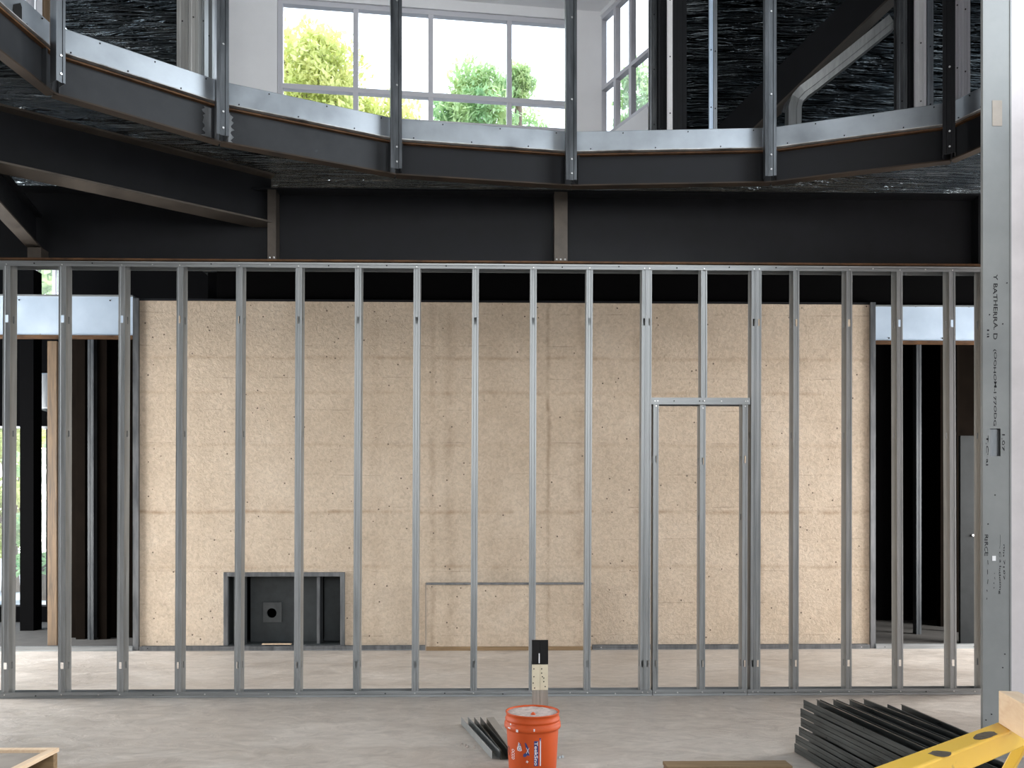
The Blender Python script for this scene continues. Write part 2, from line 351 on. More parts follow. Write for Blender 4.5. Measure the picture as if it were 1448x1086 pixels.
wallseg('wall_upper_right', A+(B-A)*(ufrac(806))+(B-A).normalized()*.03, B, 4.44, ZR, 'white')
wallseg('wall_upper_sill', A, A+(B-A)*ufrac(806), 4.44, zs_-.03, 'white')
wallseg('wall_upper_head', A, A+(B-A)*ufrac(806), zt+.03, ZR, 'white')
Cn = flat(PD(922, 0, 8.23)); Bc = flat(PD(853, 0, 9.0))
zr2 = PD(855, 28, 9.0).z; zm2 = PD(855, 128, 9.0).z; zb2 = PD(876, 186, 8.8).z
window(2, Bc, Cn, [zb2, zm2, zr2], [0, .3, .62, 1.0], fw=.045)
wallseg('wall_upper_alcove', Bc, Cn, 4.44, zb2-.03, 'white')
wallseg('wall_upper_alcove_head', Bc, Cn, zr2+.02, ZR, 'white')
# white lowered ceiling in front of the window
cA = A+(A-B).normalized()*.72
struct(slab('ceiling', 'white', [(cA.x, cA.y), (Bc.x, Bc.y), (Cn.x, Cn.y), (Cn.x-.2, Cn.y-.9), (cA.x, cA.y-1.3)], zt+.14, zt+.2))
# ------------------------------------------------------------ TREES outside
def tree(name, px, py_top, py_bot, wpx, d, mat, label, n=1500, leaf=.16, group='trees outside the upper window', trunk=True):
    rnd = random.Random(int(px*7+d)); top = PD(px, py_top, d); z0 = PD(px, py_bot, d).z; rx = wpx/F*d/2
    base = Vector((top.x, top.y, -.13)); t = thing(name, base, label, 'tree', group)
    cz = (top.z+z0)/2; rz_ = (top.z-z0)/2
    mb = MB()
    blobs = []
    for k in range(30):
        a = rnd.uniform(0, 6.28); e = rnd.uniform(-.85, .95); r = math.sqrt(max(0, 1-e*e))*rnd.uniform(.45, .85)
        blobs.append((Vector((top.x+rx*r*math.cos(a), top.y+rx*r*math.sin(a), cz+rz_*e*.85)), rnd.uniform(.28, .46)*min(rx, rz_)*1.1))
    for k in range(n):
        c, r = blobs[k % len(blobs)]
        q = Vector((rnd.gauss(0, 1), rnd.gauss(0, 1), rnd.gauss(0, 1))).normalized()*r*rnd.uniform(.5, 1.08)
        p = c+q; u = Vector((rnd.gauss(0, 1), rnd.gauss(0, 1), rnd.gauss(0, 1))).normalized(); w = u.orthogonal().normalized()
        i = len(mb.v); s = leaf*rnd.uniform(.6, 1.3)
        mb.v += [tuple(p-u*s), tuple(p+w*s*.5), tuple(p+u*s), tuple(p-w*s*.5)]; mb.f.append([i, i+1, i+2, i+3])
    mb.done('foliage', mat, t)
    if trunk:
        tb = MB().cyl(base, (0, 0, 1), .2, cz-base.z, 10, .09)
        for k in range(7):
            c, r = blobs[k]; s0 = Vector((top.x, top.y, z0*.5+cz*.5)); tb.cyl(s0, c-s0, .06, (c-s0).length, 6, .015)
        tb.done('trunk', 'trunk', t)
    return t
tree('tree', 432, 58, 210, 165, 19, 'leafy', 'large yellow-green tree filling the left pane of the upper window', 9000, .085)
tree('tree', 540, 135, 230, 120, 22, 'leafy', 'low pale tree crown behind the second pane of the upper window', 4200, .085)
tree('tree', 672, 105, 225, 120, 20, 'leafg', 'green tree standing in the third pane of the upper window', 7000, .085)
tree('tree', 733, 92, 150, 42, 20.5, 'leafg', 'slender green tree top crossing the mullion by the fourth pane', 2400, .07)
tree('tree', 745, 160, 230, 80, 24, 'leafg', 'small low green tree at the bottom of the fourth pane', 2200, .08)
tree('tree', 905, 85, 240, 70, 19, 'leafg', 'green tree seen through the angled side window upstairs', 3600, .08)
tree('tree', 15, 560, 830, 130, 19, 'leafy', 'bright bush seen through the far left ground floor window, left of the black post', 5200, .09, 'bushes outside the ground floor window')
tree('tree', 62, 590, 850, 90, 17, 'leafg', 'green bush seen through the far left ground floor window beside the timber post', 4200, .08, 'bushes outside the ground floor window')
tree('tree', 50, 360, 470, 60, 20, 'leafg', 'green tree glimpsed through the small high window at far left', 900, .15)
# ------------------------------------------------------------ STEEL: beams
def ibeam(name, a, b, z0, z1, fl, label, mats=('steel', 'steel', 'brown'), cat='beam', group=None, stiff=(), tw=.012, tf=.014, side=-1):
    """I-beam between plan points a, b"""
    t = thing(name, (a.x, a.y, z0), label, cat, group)
    A3 = Vector((a.x, a.y, 0)); B3 = Vector((b.x, b.y, 0)); zm = (z0+z1)/2
    MB().bar(A3+Vector((0, 0, zm)), B3+Vector((0, 0, zm)), tw, z1-z0-2*tf).done('web', mats[0], t)
    MB().bar(A3+Vector((0, 0, z1-tf/2)), B3+Vector((0, 0, z1-tf/2)), fl, tf).done('top_flange', mats[1], t)
    MB().bar(A3+Vector((0, 0, z0+tf/2)), B3+Vector((0, 0, z0+tf/2)), fl, tf).done('bottom_flange', mats[2], t)
    d = (B3-A3).normalized()
    for s in stiff:
        p = A3+(B3-A3)*s; MB().bar(p-d*.006+Vector((0, 0, zm)), p+d*.006+Vector((0, 0, zm)), fl*.96, z1-z0-2*tf).done('stiffener', mats[0], t)
    return t
# main girder over the partition
yg = YS+.10; zg0 = PY(704, 371, YS-.02).z+.0; zg1 = PY(704, 268, YS-.02).z
g = ibeam('steel_girder', Vector((-8.8, yg)), Vector((8.8, yg)), zg0, zg1, .24, 'deep black steel girder running full width just above the metal stud wall', ('steel', 'steel', 'rust'), 'beam')
def on_girder(px, z0, z1, w, d, mat, name='stiffener'):
    x = PY(px, 0, yg-.1).x; MB().box(x-w/2, x+w/2, yg-.006-d, yg-.004, z0, z1).done(name, mat, g)
on_girder(793, zg0+.014, zg1-.014, .11, .11, 'brown'); on_girder(385, zg0+.014, zg1-.014, .07, .11, 'brown'); on_girder(1384, zg0+.014, zg1-.014, .012, .1, 'steel')
for px in (787, 793, 799, 381, 387):
    x = PY(px, 0, yg-.12).x; MB().cyl((x, yg-.117, zg0+.022), (0, 0, 1), .009, .012, 6).done('bolt', 'chrome', g)
for px in (50,):
    on_girder(px, zg0+.014, zg0+.10, .11, .11, 'brown', 'bracket')
# diagonal girders at upper left
a = flat(PZ(-120, 205, 3.92)); b = flat(PY(383, 0, yg-.02))
ibeam('steel_girder', a+Vector((0, .1, 0)), b, 3.92, 4.33, .2, 'diagonal dark girder at upper left meeting the deep girder at an angle', ('steel', 'brown', 'brown'), 'beam')
a = flat(PZ(-60, 238, 3.70)); b = flat(PY(50, 0, yg-.02))
ibeam('steel_girder', a, b, 3.72, 4.0, .11, 'short steep dark girder at the far left edge below the diagonal one', ('steel', 'steel', 'brown'), 'beam')
# faceted ring of beams with curb track and posts
names = ['at the far left top corner', 'left of the twin grey studs', 'below the white wall left of the window',
         'below the left half of the tall window', 'in the middle, below the dark post cluster', 'right of the middle, below the curved channel', 'at the right end beside the grey column']
RC = Vector((.3, 1.2, 0))
for i in range(7):
    a, b = J[i], J[i+1]; d = (b-a).normalized(); nrm = Vector((d.y, -d.x, 0))
    if nrm.dot(RC-a) < 0: nrm = -nrm
    ra = (a-RC).normalized(); rb_ = (b-RC).normalized(); a2 = a+ra*.045+d*.004; b2 = b+rb_*.045-d*.004
    grey = 'gsteel' if i < 3 else 'steel'
    ibeam('ring_beam', a2, b2, 4.10, 4.352, .07, 'balcony edge I-beam '+names[i], (grey, 'rust', 'brownd'), 'beam', 'I-beams of the balcony edge', (.035, .965) if i not in (0,) else (.9,), .010, .011)
    if i in (1, 2):
        t_ = bpy.data.objects[[o.name for o in C.objects if o.name.startswith('ring_beam')][-1]]
        q = (b2-d*.13 if i == 1 else a2+d*.10)+nrm*.0066; rr = random.Random(i)
        m = MB(); sg = 1 if i == 1 else -1; P_ = [q+d*.075*sg+Vector((0, 0, 4.33)), q+d*.075*sg+Vector((0, 0, 4.125))]+[q+d*sg*(rr.uniform(0, .018)+.02*abs(math.sin(k_*.9)))+Vector((0, 0, 4.125+.205*k_/16)) for k_ in range(17)]
        m.v = [tuple(x) for x in P_]; m.f = [list(range(len(P_)))]; m.done('paint_patch', 'dgalv', t_, .0006)
    t = thing('curb_track', (a.x, a.y, 4.37), 'galvanised balcony curb sheet '+names[i], 'metal track', 'curb tracks of the balcony edge')
    if i == 0:
        m = MB(); m.v = []
        for px_, py_ in ((21, 6), (31, 4), (33, 10), (33, 31), (28, 28), (23, 20), (20, 14)):
            dz_ = (a.dot(nrm))/((RT*((px_-HX)/F)+FW).dot(nrm)); q_ = PD(px_, py_, dz_)+nrm*-.0095; q_.z = min(max(q_.z, 4.38), 4.52); m.v.append(tuple(q_))
        m.f = [list(range(7))]; m.done('black_mark', 'blackp', t, .0015)
    L = (b-a).length-.03; u = d; w = Vector((0, 0, 1)); org = a+d*.015-nrm*.012
    fr = Matrix(((u.x, -nrm.x, 0, org.x), (u.y, -nrm.y, 0, org.y), (0, 0, 1, 0), (0, 0, 0, 1)))
    frm = fr @ Matrix(((0, 0, 1, 0), (1, 0, 0, 0), (0, 1, 0, 0), (0, 0, 0, 1)))   # (x,y,l)->(l along u, x back, y up)
    MB().sheet([(.092, 4.372), (.0, 4.372), (.0, 4.525), (.006, 4.53)], [0, L*.33, L*.66, L], frm).done('sheet', 'curb', t, .0016)
    MB().bar(a+d*.03+nrm*.002+Vector((0, 0, 4.361)), b-d*.03+nrm*.002+Vector((0, 0, 4.361)), .035, .006).done('edge_strip', 'edge', t)
    for k in range(6):
        p = a+d*(L*(k+.6)/6)-nrm*.0115; MB().cyl(p+Vector((0, 0, 4.388+.12*(k % 2))), nrm, .005, .005, 6).done('screw', 'ink', t)
# ring posts
def post(px, ybot, wpx, dpx, label, ang, mat='postm', depth=None, ztop=ZR, w2=None, flip=False):
    p = PZ(px, ybot, 4.08) if depth is None else PD(px, ybot, depth); dd = p.dot(FW)-0
    w = wpx/F*dd; c, s_ = math.cos(ang), math.sin(ang); t = thing('steel_post', (p.x, p.y, p.z), label, 'post', 'posts on the balcony edge')
    dep = w2 or .07
    hd = Vector((p.x, p.y, 0)).normalized(); p = p-hd*.10
    X = Vector((c, s_, 0)); Y_ = Vector((-s_, c, 0))
    fr = Matrix(((X.x, Y_.x, 0, p.x), (X.y, Y_.y, 0, p.y), (0, 0, 1, 0), (0, 0, 0, 1)))
    z0 = p.z; zz = [z0, z0+.35, z0+.42, z0+1.1, z0+1.17, z0+1.7, ztop]
    # channel: front face with inner groove, closed sides
    h = w/2
    MB().sheet([(-h, dep), (-h, 0), (-h*.5, 0), (-h*.42, .006), (h*.42, .006), (h*.5, 0), (h, 0), (h, dep)], zz, fr).done('channel', mat, t, .003)
    for k, z in enumerate((z0+.05, z0+.16, z0+.62, z0+1.25, z0+1.9)):
        q = fr @ Vector((h*.1, .004, z)); MB().cyl(q, -Y_, .007, .006, 8).done('bolt', 'chrome', t)
    return t
post(86, 127, 12, 0, 'dark steel post at upper left beside the first curb joint', .95)
post(315, 200, 16, 0, 'dark steel post just right of the twin grey studs', .50)
post(560.5, 246, 15, 0, 'dark steel post crossing the left half of the tall window', .22)
post(808, 262, 15, 0, 'dark steel post at the right edge of the tall window', .04)
post(1090, 256, 15, 0, 'dark steel post right of the bright blue stud, before the foil deck', -.12)
post(1342, 225, 15, 0, 'dark steel post nearest the grey column at upper right', -.5, 'steel')
# ------------------------------------------------------------ partition studs
ZT0 = PY(704, 380.5, YS).z; ZT1 = PY(704, 373.3, YS).z
def stud(name, px0b, px0t, wpx, label, web, z0=.004, z1=None, Y=YS, mat='galv', dep=.095, group='studs of the metal partition', cat='stud', slots=True, double=False, screws=True):
    z1 = z1 or ZT1-.004
    xb = PY(px0b, 0, Y).x; xt = PY(px0t, 0, Y).x; w = wpx/F*Y
    t = thing(name, (xb, Y, z0), label, cat, group)
    L = z1-z0; zs = [0]; hk = []
    cuts = [(.235, .29), (.60*L, .60*L+.05), (L-.50, L-.44)] if slots and L > 1.5 else []
    for c0, c1 in cuts: zs += [c0, c1]
    zs.append(L); 
    sh = (xt-xb)/L
    fr = Matrix(((1, 0, sh, xb), (0, 1, 0, Y), (0, 0, 1, z0), (0, 0, 0, 1)))
    fp = [(0, .012), (0, 0), (w*.24, 0), (w*.30, .004), (w*.70, .004), (w*.76, 0), (w, 0)]
    wp = [(w, 0), (w, dep*.40), (w, dep*.60), (w, dep)]
    bp = [(w, dep), (0, dep), (0, dep-.012)]
    if web == 'L':
        fp = [(w-x, y) for x, y in fp]; wp = [(w-x, y) for x, y in wp]; bp = [(w-x, y) for x, y in bp]
    prof = fp+wp[1:]+bp[1:]; n = len(fp)-1
    for k in range(len(cuts)):
        hk.append((n+1, 1+2*k))                       # slots in the web
        if k != 1: hk.append((3, 1+2*k))              # service slot in the face
    m = MB().sheet(prof, zs, fr, hk)
    m.done('channel', mat, t, .0013)
    if screws:
        for z in (.026, L-.026):
            q = fr @ Vector((w/2, -.0045, z)); MB().cyl(q, (0, -1, 0), .0055, .004, 8).done('screw', 'chrome', t)
    return t
ord_ = ['first', 'second', 'third', 'fourth', 'fifth', 'sixth', 'seventh', 'eighth', 'ninth', 'tenth', 'eleventh', 'twelfth']
LST = [(1.5, 4.5, 10, 'R', 'galvanised stud at the far left end of the partition'),
       (82, 83, 10, 'R', 'galvanised stud in front of the timber post at left'),
       (165, 168, 9, 'R', 'galvanised stud before the black doorway at left of the beige wall'),
       (247, 250, 9, 'R', 'galvanised stud left of the wall recess over bare beige board'),
       (331, 334, 9, 'R', 'galvanised stud crossing the left end of the wall recess'),
       (415.5, 418, 9, 'R', 'galvanised stud crossing the middle of the wall recess'),
       (499, 502, 9, 'R', 'galvanised stud just right of the wall recess'),
       (582, 585, 9, 'R', 'galvanised stud just left of the leaning low board'),
       (665, 668, 9, 'R', 'galvanised stud crossing the left part of the leaning low board'),
       (748, 750, 9, 'L', 'galvanised stud directly above the black tipped stake and bucket'),
       (826, 829.5, 9, 'L', 'galvanised stud at the right end of the leaning low board'),
       (905, 908, 6.6, 'L', 'left member of the doubled stud on the left of the rough door frame'),
       (912, 915, 7, 'L', 'right member of the doubled stud on the left of the rough door frame'),
       (1061, 1063, 6.6, 'L', 'left member of the doubled stud on the right of the rough door frame'),
       (1068, 1070, 7, 'L', 'right member of the doubled stud on the right of the rough door frame'),
       (1121, 1122, 8.4, 'L', 'galvanised stud first to the right of the rough door frame'),
       (1196, 1197, 8.4, 'L', 'galvanised stud over beige board, second right of the door frame'),
       (1269, 1268, 8.4, 'L', 'galvanised stud before the black doorway right of the beige wall'),
       (1344, 1342, 9, 'L', 'galvanised stud before the charcoal door panel near the grey column'),
       (1387, 1387, 5, 'L', 'slim end stud of the partition against the grey column')]
for i, (b_, t_, w_, wb_, lab) in enumerate(LST): stud('steel_stud', b_, t_, w_, lab, wb_)
# rough door frame
zh0 = PY(990, 572, YS).z; zh1 = PY(990, 562.5, YS).z
stud('steel_stud', 923, 924, 7.5, 'jack stud under the left end of the door header', 'L', z1=zh0+.012)
stud('steel_stud', 1049, 1050, 7.5, 'jack stud under the right end of the door header', 'L', z1=zh0+.012)
stud('steel_stud', 991.5, 991.5, 8.5, 'short cripple stud above the door header', 'L', z0=zh0+.004, slots=False)
stud('steel_stud', 989, 990, 8, 'stud standing in the middle of the rough door opening', 'L', z1=zh0-.004, Y=YS+.0005)
xh0, xh1 = PY(921, 0, YS).x, PY(1060.5, 0, YS).x
t = thing('header_track', (xh0, YS, zh0), 'short galvanised header track over the rough door opening', 'metal track')
rotX = Matrix(((0, 0, 1, 0), (1, 0, 0, 0), (0, 1, 0, 0), (0, 0, 0, 1)))
MB().sheet([(-.004, zh0), (-.004, zh1), (.099, zh1), (.099, zh0)], [xh0, xh1], Matrix.Translation((0, YS, 0)) @ rotX).done('channel', 'galvh', t, .0013)
for px in (926, 930, 953, 989, 994, 1020, 1054, 1057):
    MB().cyl((PY(px, 0, YS).x, YS-.005, (zh0+zh1)/2), (0, -1, 0), .005, .004, 8).done('screw', 'ink' if px in (953, 989, 994) else 'chrome', t)
# tracks
def track(name, px0, px1, zlo, zhi, up, label, Y=YS, dep=.103, mat='galvh', group=None, scr=(), y0=-.004):
    x0, x1 = PY(px0, 0, Y).x, PY(px1, 0, Y).x; t = thing(name, (x0, Y, min(zlo, zhi)), label, 'metal track', group)
    zb, ze = (zhi, zlo) if up else (zlo, zhi)     # zb: the closed side
    n = 4; ls = [x0+(x1-x0)*k/n for k in range(n+1)]
    e = .0015 if up else -.0015
    MB().sheet([(y0, ze), (y0, (ze+zb)/2), (y0+.0015, (ze*.3+zb*.7)), (y0, zb), (y0+dep, zb), (y0+dep, ze)], ls, Matrix.Translation((0, Y, 0)) @ rotX).done('channel', mat, t, .0013)
    for px in scr: MB().cyl((PY(px, 0, Y).x, Y+y0-.001, (zlo+zhi)/2+.004*((px*7) % 3-1)), (0, -1, 0), .0055, .004, 8).done('screw', 'ink' if px % 2 else 'chrome', t)
    return t
track('top_track', -60, 1391, ZT0, ZT1, True, 'long galvanised top track under the deep girder', scr=[49, 131, 216, 299, 382, 465, 547, 631, 713, 795, 875, 957, 1031, 1097, 1163, 1234, 1308, 1388])
track('bottom_track', -60, 922, 0.0015, .05, False, 'left length of floor track from the edge to the door frame', scr=[51, 140, 217, 290, 380, 545, 629, 711, 806, 870], group='floor tracks of the partition')
track('bottom_track', 923, 1056, 0.0015, .053, False, 'short floor track across the rough door opening', scr=[958, 1023], group='floor tracks of the partition')
track('bottom_track', 1057, 1391, 0.0015, .052, False, 'right length of floor track from the door frame to the grey column', scr=[1095, 1160, 1234, 1309, 1378], group='floor tracks of the partition')
# ------------------------------------------------------------ beige wall fittings
def btrack(px0, px1, label, mat='dgalv'):
    track('floor_track', px0, px1, .0015, .052, False, label, Y=YB-.062, dep=.06, mat=mat, group='floor tracks along the beige wall', scr=[int(px0)+12, int(px1)-12])
btrack(-40, 187, 'pale floor track across the dark left opening', 'galvh')
btrack(197, 601, 'grey floor track along the beige wall left of the leaning board')
btrack(838, 1230, 'grey floor track along the beige wall right of the leaning board')
btrack(1239, 1389, 'floor track across the dark right opening', 'galvh')
# header sheets over side openings
def header(px0, px1, yt, yb, label, studs):
    x0, x1 = XY(px0, YB), XY(px1, YB); z1, z0 = PY((px0+px1)/2, yt, YB).z, PY((px0+px1)/2, yb, YB).z
    t = thing('metal_panel', (x0, YB, z0), label, 'metal panel', 'bright header panels over the side openings')
    MB().box(x0, x1, YB, YB+.012, z0, z1).done('sheet', 'panelblue', t)
    MB().box(x0, x1, YB-.012, YB+.10, z1, z1+.018).done('top_edge', 'galvh', t); MB().box(x0, x1, YB-.012, YB+.10, z0-.022, z0).done('bottom_edge', 'rust', t)
    for k in range(4):
        MB().cyl((x0+(x1-x0)*(k+.5)/4, YB-.001, z0+.03+.37*(k % 2)), (0, -1, 0), .009, .004, 6).done('screw', 'ink', t)
header(-70, 188, 419, 474, 'bright bluish header sheet over the left opening', 0)
header(1238, 1389, 434, 482, 'bright bluish header sheet over the right opening', 0)
# recess
t = thing('wall_recess_box', ((rx0+rx1)/2, YB, 0), 'charcoal sheet metal recess with round pipe hole low in the beige wall', 'recess')
ft = .055*1.15
MB().box(rx0, rx0+.05, YB-.03, YB+.02, .05, rz).done('frame_side', 'dgalv', t, 0, .003); MB().box(rx1-.05, rx1, YB-.03, YB+.02, .05, rz).done('frame_side', 'dgalv', t, 0, .003)
MB().box(rx0+.05, rx1-.05, YB-.03, YB+.02, rz-.05, rz).done('frame_top', 'dgalv', t, 0, .003)
MB().box(rx0, rx0+.012, YB+.021, YB+.5, .05, rz).done('side_panel', 'recess', t); MB().box(rx1-.012, rx1, YB+.021, YB+.5, .05, rz).done('side_panel', 'recess', t)
MB().box(rx0, rx1, YB+.021, YB+.5, rz-.05, rz-.04).done('roof_panel', 'recess', t); MB().box(rx0+.02, rx1-.02, YB+.0, YB+.5, .052, .062).done('base_panel', 'recess', t)
xa, xb_ = PY(354, 0, YB+.22).x, PY(448, 0, YB+.22).x
# back plate with a real round hole
hx, hz = PY(384, 0, YB+.2).x, PY(384, 867, YB+.2).z; hr = .058
def holed_plate(x0, x1, z0, z1, cx, cz, r, y, th, name, mat, par, n=32):
    v = []; f = []
    for k in range(n):
        a = 2*math.pi*k/n; dx, dz = math.cos(a), math.sin(a)
        s = min((x1-cx)/dx if dx > 1e-9 else ((x0-cx)/dx if dx < -1e-9 else 1e9), (z1-cz)/dz if dz > 1e-9 else ((z0-cz)/dz if dz < -1e-9 else 1e9))
        v += [(cx+r*dx, y, cz+r*dz), (cx+s*dx, y, cz+s*dz)]
    # add corners by snapping nearest outer vertices
    for X, Z in ((x0, z0), (x0, z1), (x1, z0), (x1, z1)):
        k = min(range(n), key=lambda k: (v[2*k+1][0]-X)**2+(v[2*k+1][2]-Z)**2); v[2*k+1] = (X, y, Z)
    for k in range(n): j = (k+1) % n; f.append([2*k, 2*k+1, 2*j+1, 2*j])
    m = MB(); m.v = v; m.f = f; return m.done(name, mat, par, th)
holed_plate(xa, xb_+.04, .062, rz-.052, hx, hz, hr, YB+.23, .006, 'back_plate', 'recess', t)
pl = holed_plate(PY(372, 0, YB+.2).x, PY(398, 0, YB+.2).x, PY(384, 880, YB+.2).z, PY(384, 852, YB+.2).z, hx, hz, hr*.98, YB+.212, .012, 'access_plate', 'recess2', t)
MB().box(rx0+.012, rx1-.012, YB+.47, YB+.48, .062, rz-.052).done('rear_panel', 'black', t)
MB().box(xa-.16, xa-.005, YB+.10, YB+.112, .062, rz-.052).done('inner_panel', 'recess', t)
xq = PY(468, 0, YB+.1).x
MB().box(xq-.12, rx1-.06, YB+.30, YB+.312, .062, rz-.052).done('inner_panel', 'recess', t)
MB().box(xb_+.035, xb_+.07, YB+.06, YB+.24, .062, rz-.052).done('upright', 'dgalv', t)
MB().box(hx-.05, hx+.28, YB-.02, YB+.02, .0625, .072).done('scrap_lath', 'wood', t)
# leaning low board
x0, x1 = XY(603, YB-.07), XY(836, YB-.07); zt_ = PY(720, 824, YB-.07).z
t = thing('leaning_board', ((x0+x1)/2, YB-.08, 0), 'wide low beige board leaning on the back wall with steel angle on top', 'board')
MB().box(x0, x1, YB-.085, YB-.0655, .045, zt_-.02).done('board', 'wall', t)
MB().box(x0, x1, YB-.10, YB-.002, zt_-.02, zt_).done('steel_angle', 'dgalv', t); MB().box(x0, x1, YB-.105, YB-.063, .0, .043).done('timber_strip', 'oldwood', t, 0, .003)
MB().box(x0-.012, x0, YB-.09, YB-.01, .0, zt_).done('shadow_strip', 'ply', t)  # grey strip added in place of the shadow beside the board
# ------------------------------------------------------------ rooms beyond the openings
def dstud(px, wpx, Y, z0, z1, label, mat='dim', name='steel_stud', cat='stud', group='dark framing in the side rooms', dep=.09):
    x0 = PY(px, 0, Y).x; w = wpx/F*Y; t = thing(name, (x0, Y, z0), label, cat, group)
    if mat in ('postwood', 'dbrown', 'steel', 'black', 'recess'):
        MB().box(x0, x0+w, Y, Y+dep, z0, z1).done('body', mat, t, 0, .003)
    else:
        MB().sheet([(w*.9, .01), (w, 0), (w*.6, 0), (w*.5, .004), (w*.4, 0), (0, 0), (0, dep), (w, dep)], [z0, (z0+z1)/2, z1], Matrix.Translation((x0, Y, 0))).done('channel', mat, t, .002)
    return t
hz0 = PY(100, 478, YB).z
dstud(67, 13, YB+.02, .055, hz0-.03, 'weathered timber post with old paint in the left opening', 'postwood', 'timber_post', 'post', None)
dstud(28, 19, 11.0, 0, 4.9, 'wide black steel post before the left ground floor window', 'black', 'steel_column', 'post', None, .2)
dstud(124, 8, 10.1, 0, 4.0, 'grey stud in the dark left room, right of the brown boards')
dstud(107, 13, 10.15, 0, 4.0, 'brown board in the dark left room, left of the grey stud', 'dbrown', 'timber_board', 'board')
dstud(139, 12, 10.15, 0, 4.0, 'brown board in the dark left room, right of the grey stud', 'dbrown', 'timber_board', 'board')
dstud(1296, 7, 10.4, 0, 3.9, 'dim grey stud inside the dark right room')
dstud(1353, 3, 10.6, 0, 3.9, 'thin brown board left of the charcoal door panel', 'dbrown', 'timber_board', 'board')
p0 = PY(1358, 616, YB+.3); p1 = PY(1386, 912, YB+.3)
t = thing('door_panel', (p0.x, YB+.3, .0), 'narrow charcoal door panel standing in the right opening', 'door')
MB().box(p0.x, p1.x+.25, YB+.3, YB+.34, .0, p0.z).done('leaf', 'dleaf', t, 0, .003)
MB().cyl((PY(1375, 0, YB+.3).x, YB+.3, PY(1375, 757, YB+.3).z), (0, -1, 0), .014, .02, 10).done('knob', 'chrome', t)
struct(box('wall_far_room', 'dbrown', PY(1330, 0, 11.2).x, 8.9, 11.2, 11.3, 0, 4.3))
# window frames for the left ground-floor and high windows
def rectwin(n, x0, x1, z0, z1, Y, us, zs=(), mat='steel'):
    window(n, Vector((x0, Y, 0)), Vector((x1, Y, 0)), [z0]+list(zs)+[z1], us, mat, .05, .06)
rectwin(3, -8.0, PY(66, 0, 12).x, zl0, zl1, 12.05, [0, .45, 1])
rectwin(4, ux0, ux1, zu0, zu1, 12.05, [0, .78, 1], mat='frame')
# pale bands over/inside the left room: duct and beam glimpsed
t = thing('ceiling_duct', PY(48, 560, 11.4), 'dull grey duct glimpsed under the ceiling of the left room', 'duct')
pp = PY(48, 527, 11.4); q = PY(68, 578, 11.4)
MB().box(pp.x, q.x+.1, 11.4, 11.8, q.z, pp.z).done('casing', 'dgalv', t, 0, .02); 
MB().box(pp.x-.9, q.x+.1, 11.38, 11.42, PY(50, 606, 11.4).z, PY(50, 603, 11.4).z).done('flange', 'galvh', t)
# ------------------------------------------------------------ upper-storey framing
def ustud(px0, px1, d, label, mat='galv', ybot=None, ztop=ZR, name='steel_stud', ang=0, dep=.09, group='upper storey framing', cat='stud'):
    p = PD(px0, 0, d); w = (px1-px0)/F*d; z0 = 4.445 if ybot is None else PD(px0, ybot, d).z
    t = thing(name, (p.x, p.y, z0), label, cat, group); c, s_ = math.cos(ang), math.sin(ang)
    fr = Matrix(((c, -s_, 0, p.x), (s_, c, 0, p.y), (0, 0, 1, 0), (0, 0, 0, 1)))
    L = [z0, z0+.3, z0+.36, z0+1.2, z0+1.26, ztop]
    MB().sheet([(.004, .014), (0, 0), (w*.25, 0), (w*.32, .003), (w*.68, .003), (w*.75, 0), (w, 0), (w, dep), (0, dep)], L, fr).done('channel', mat, t, .0015)
    for k in range(4):
        q = fr @ Vector((w*.5, -.001, z0+.12+.5*k)); MB().cyl(q, fr.to_3x3() @ Vector((0, -1, 0)), .006, .004, 6).done('screw', 'ink', t)
    return t
ustud(250, 266, 6.6, 'wide grey stud, left member of the twin studs by the upper left post', 'lgalv')
ustud(267, 280, 6.55, 'grey stud with bright edge, right member of the twin studs', 'lgalv')
ustud(286.5, 289, 6.6, 'very thin bright stud edge right of the twin studs')
ustud(291, 300, 6.8, 'bluish stud tight against the upper left post')
ustud(278, 286, 7.6, 'dark stud in the gap beside the twin studs', 'dgalv')
ustud(60, 70, 5.9, 'timber stud at the extreme upper left behind the curb', 'postwood', name='timber_stud')
ustud(36, 40, 6.6, 'slim white upright at the upper left corner window', 'frame')
ustud(50, 52, 6.6, 'thin second white upright at the upper left corner window', 'frame')
ustud(919, 931, 7.3, 'dark stud beside the angled side window', 'dgalv', dep=.05)
ustud(931, 943, 7.2, 'scarred dark stud in the post cluster right of the side window', 'steel', dep=.06)
ustud(944, 951, 7.1, 'bright white edged stud in the middle of the post cluster', 'white', dep=.03)
ustud(952, 971, 7.15, 'wide black post at the right of the post cluster', 'steel', dep=.1)
ustud(1003, 1008, 7.0, 'thin bright blue stud before the foil deck', 'panelblue', dep=.02)
ustud(1009, 1014, 7.02, 'dull companion stud right of the bright blue stud', 'dgalv', dep=.05)
ustud(1268, 1283, 6.9, 'dark scuffed stud at the top end of the curved channel', 'dgalv', dep=.05)
ustud(1284, 1293, 6.95, 'black stud between the curved channel and white board', 'steel', dep=.04)
ustud(1294, 1310, 6.9, 'bright cream stud at upper right', 'white', dep=.02)
ustud(1311, 1320, 6.95, 'slim bluish stud right of the bright cream stud', 'curb', dep=.03)
ustud(1350, 1357, 6.4, 'narrow bright stud behind the post by the grey column', 'frame', dep=.02)
ustud(1358, 1372, 6.45, 'pinkish grey stud nearest the grey column at upper right', 'frame', dep=.05)
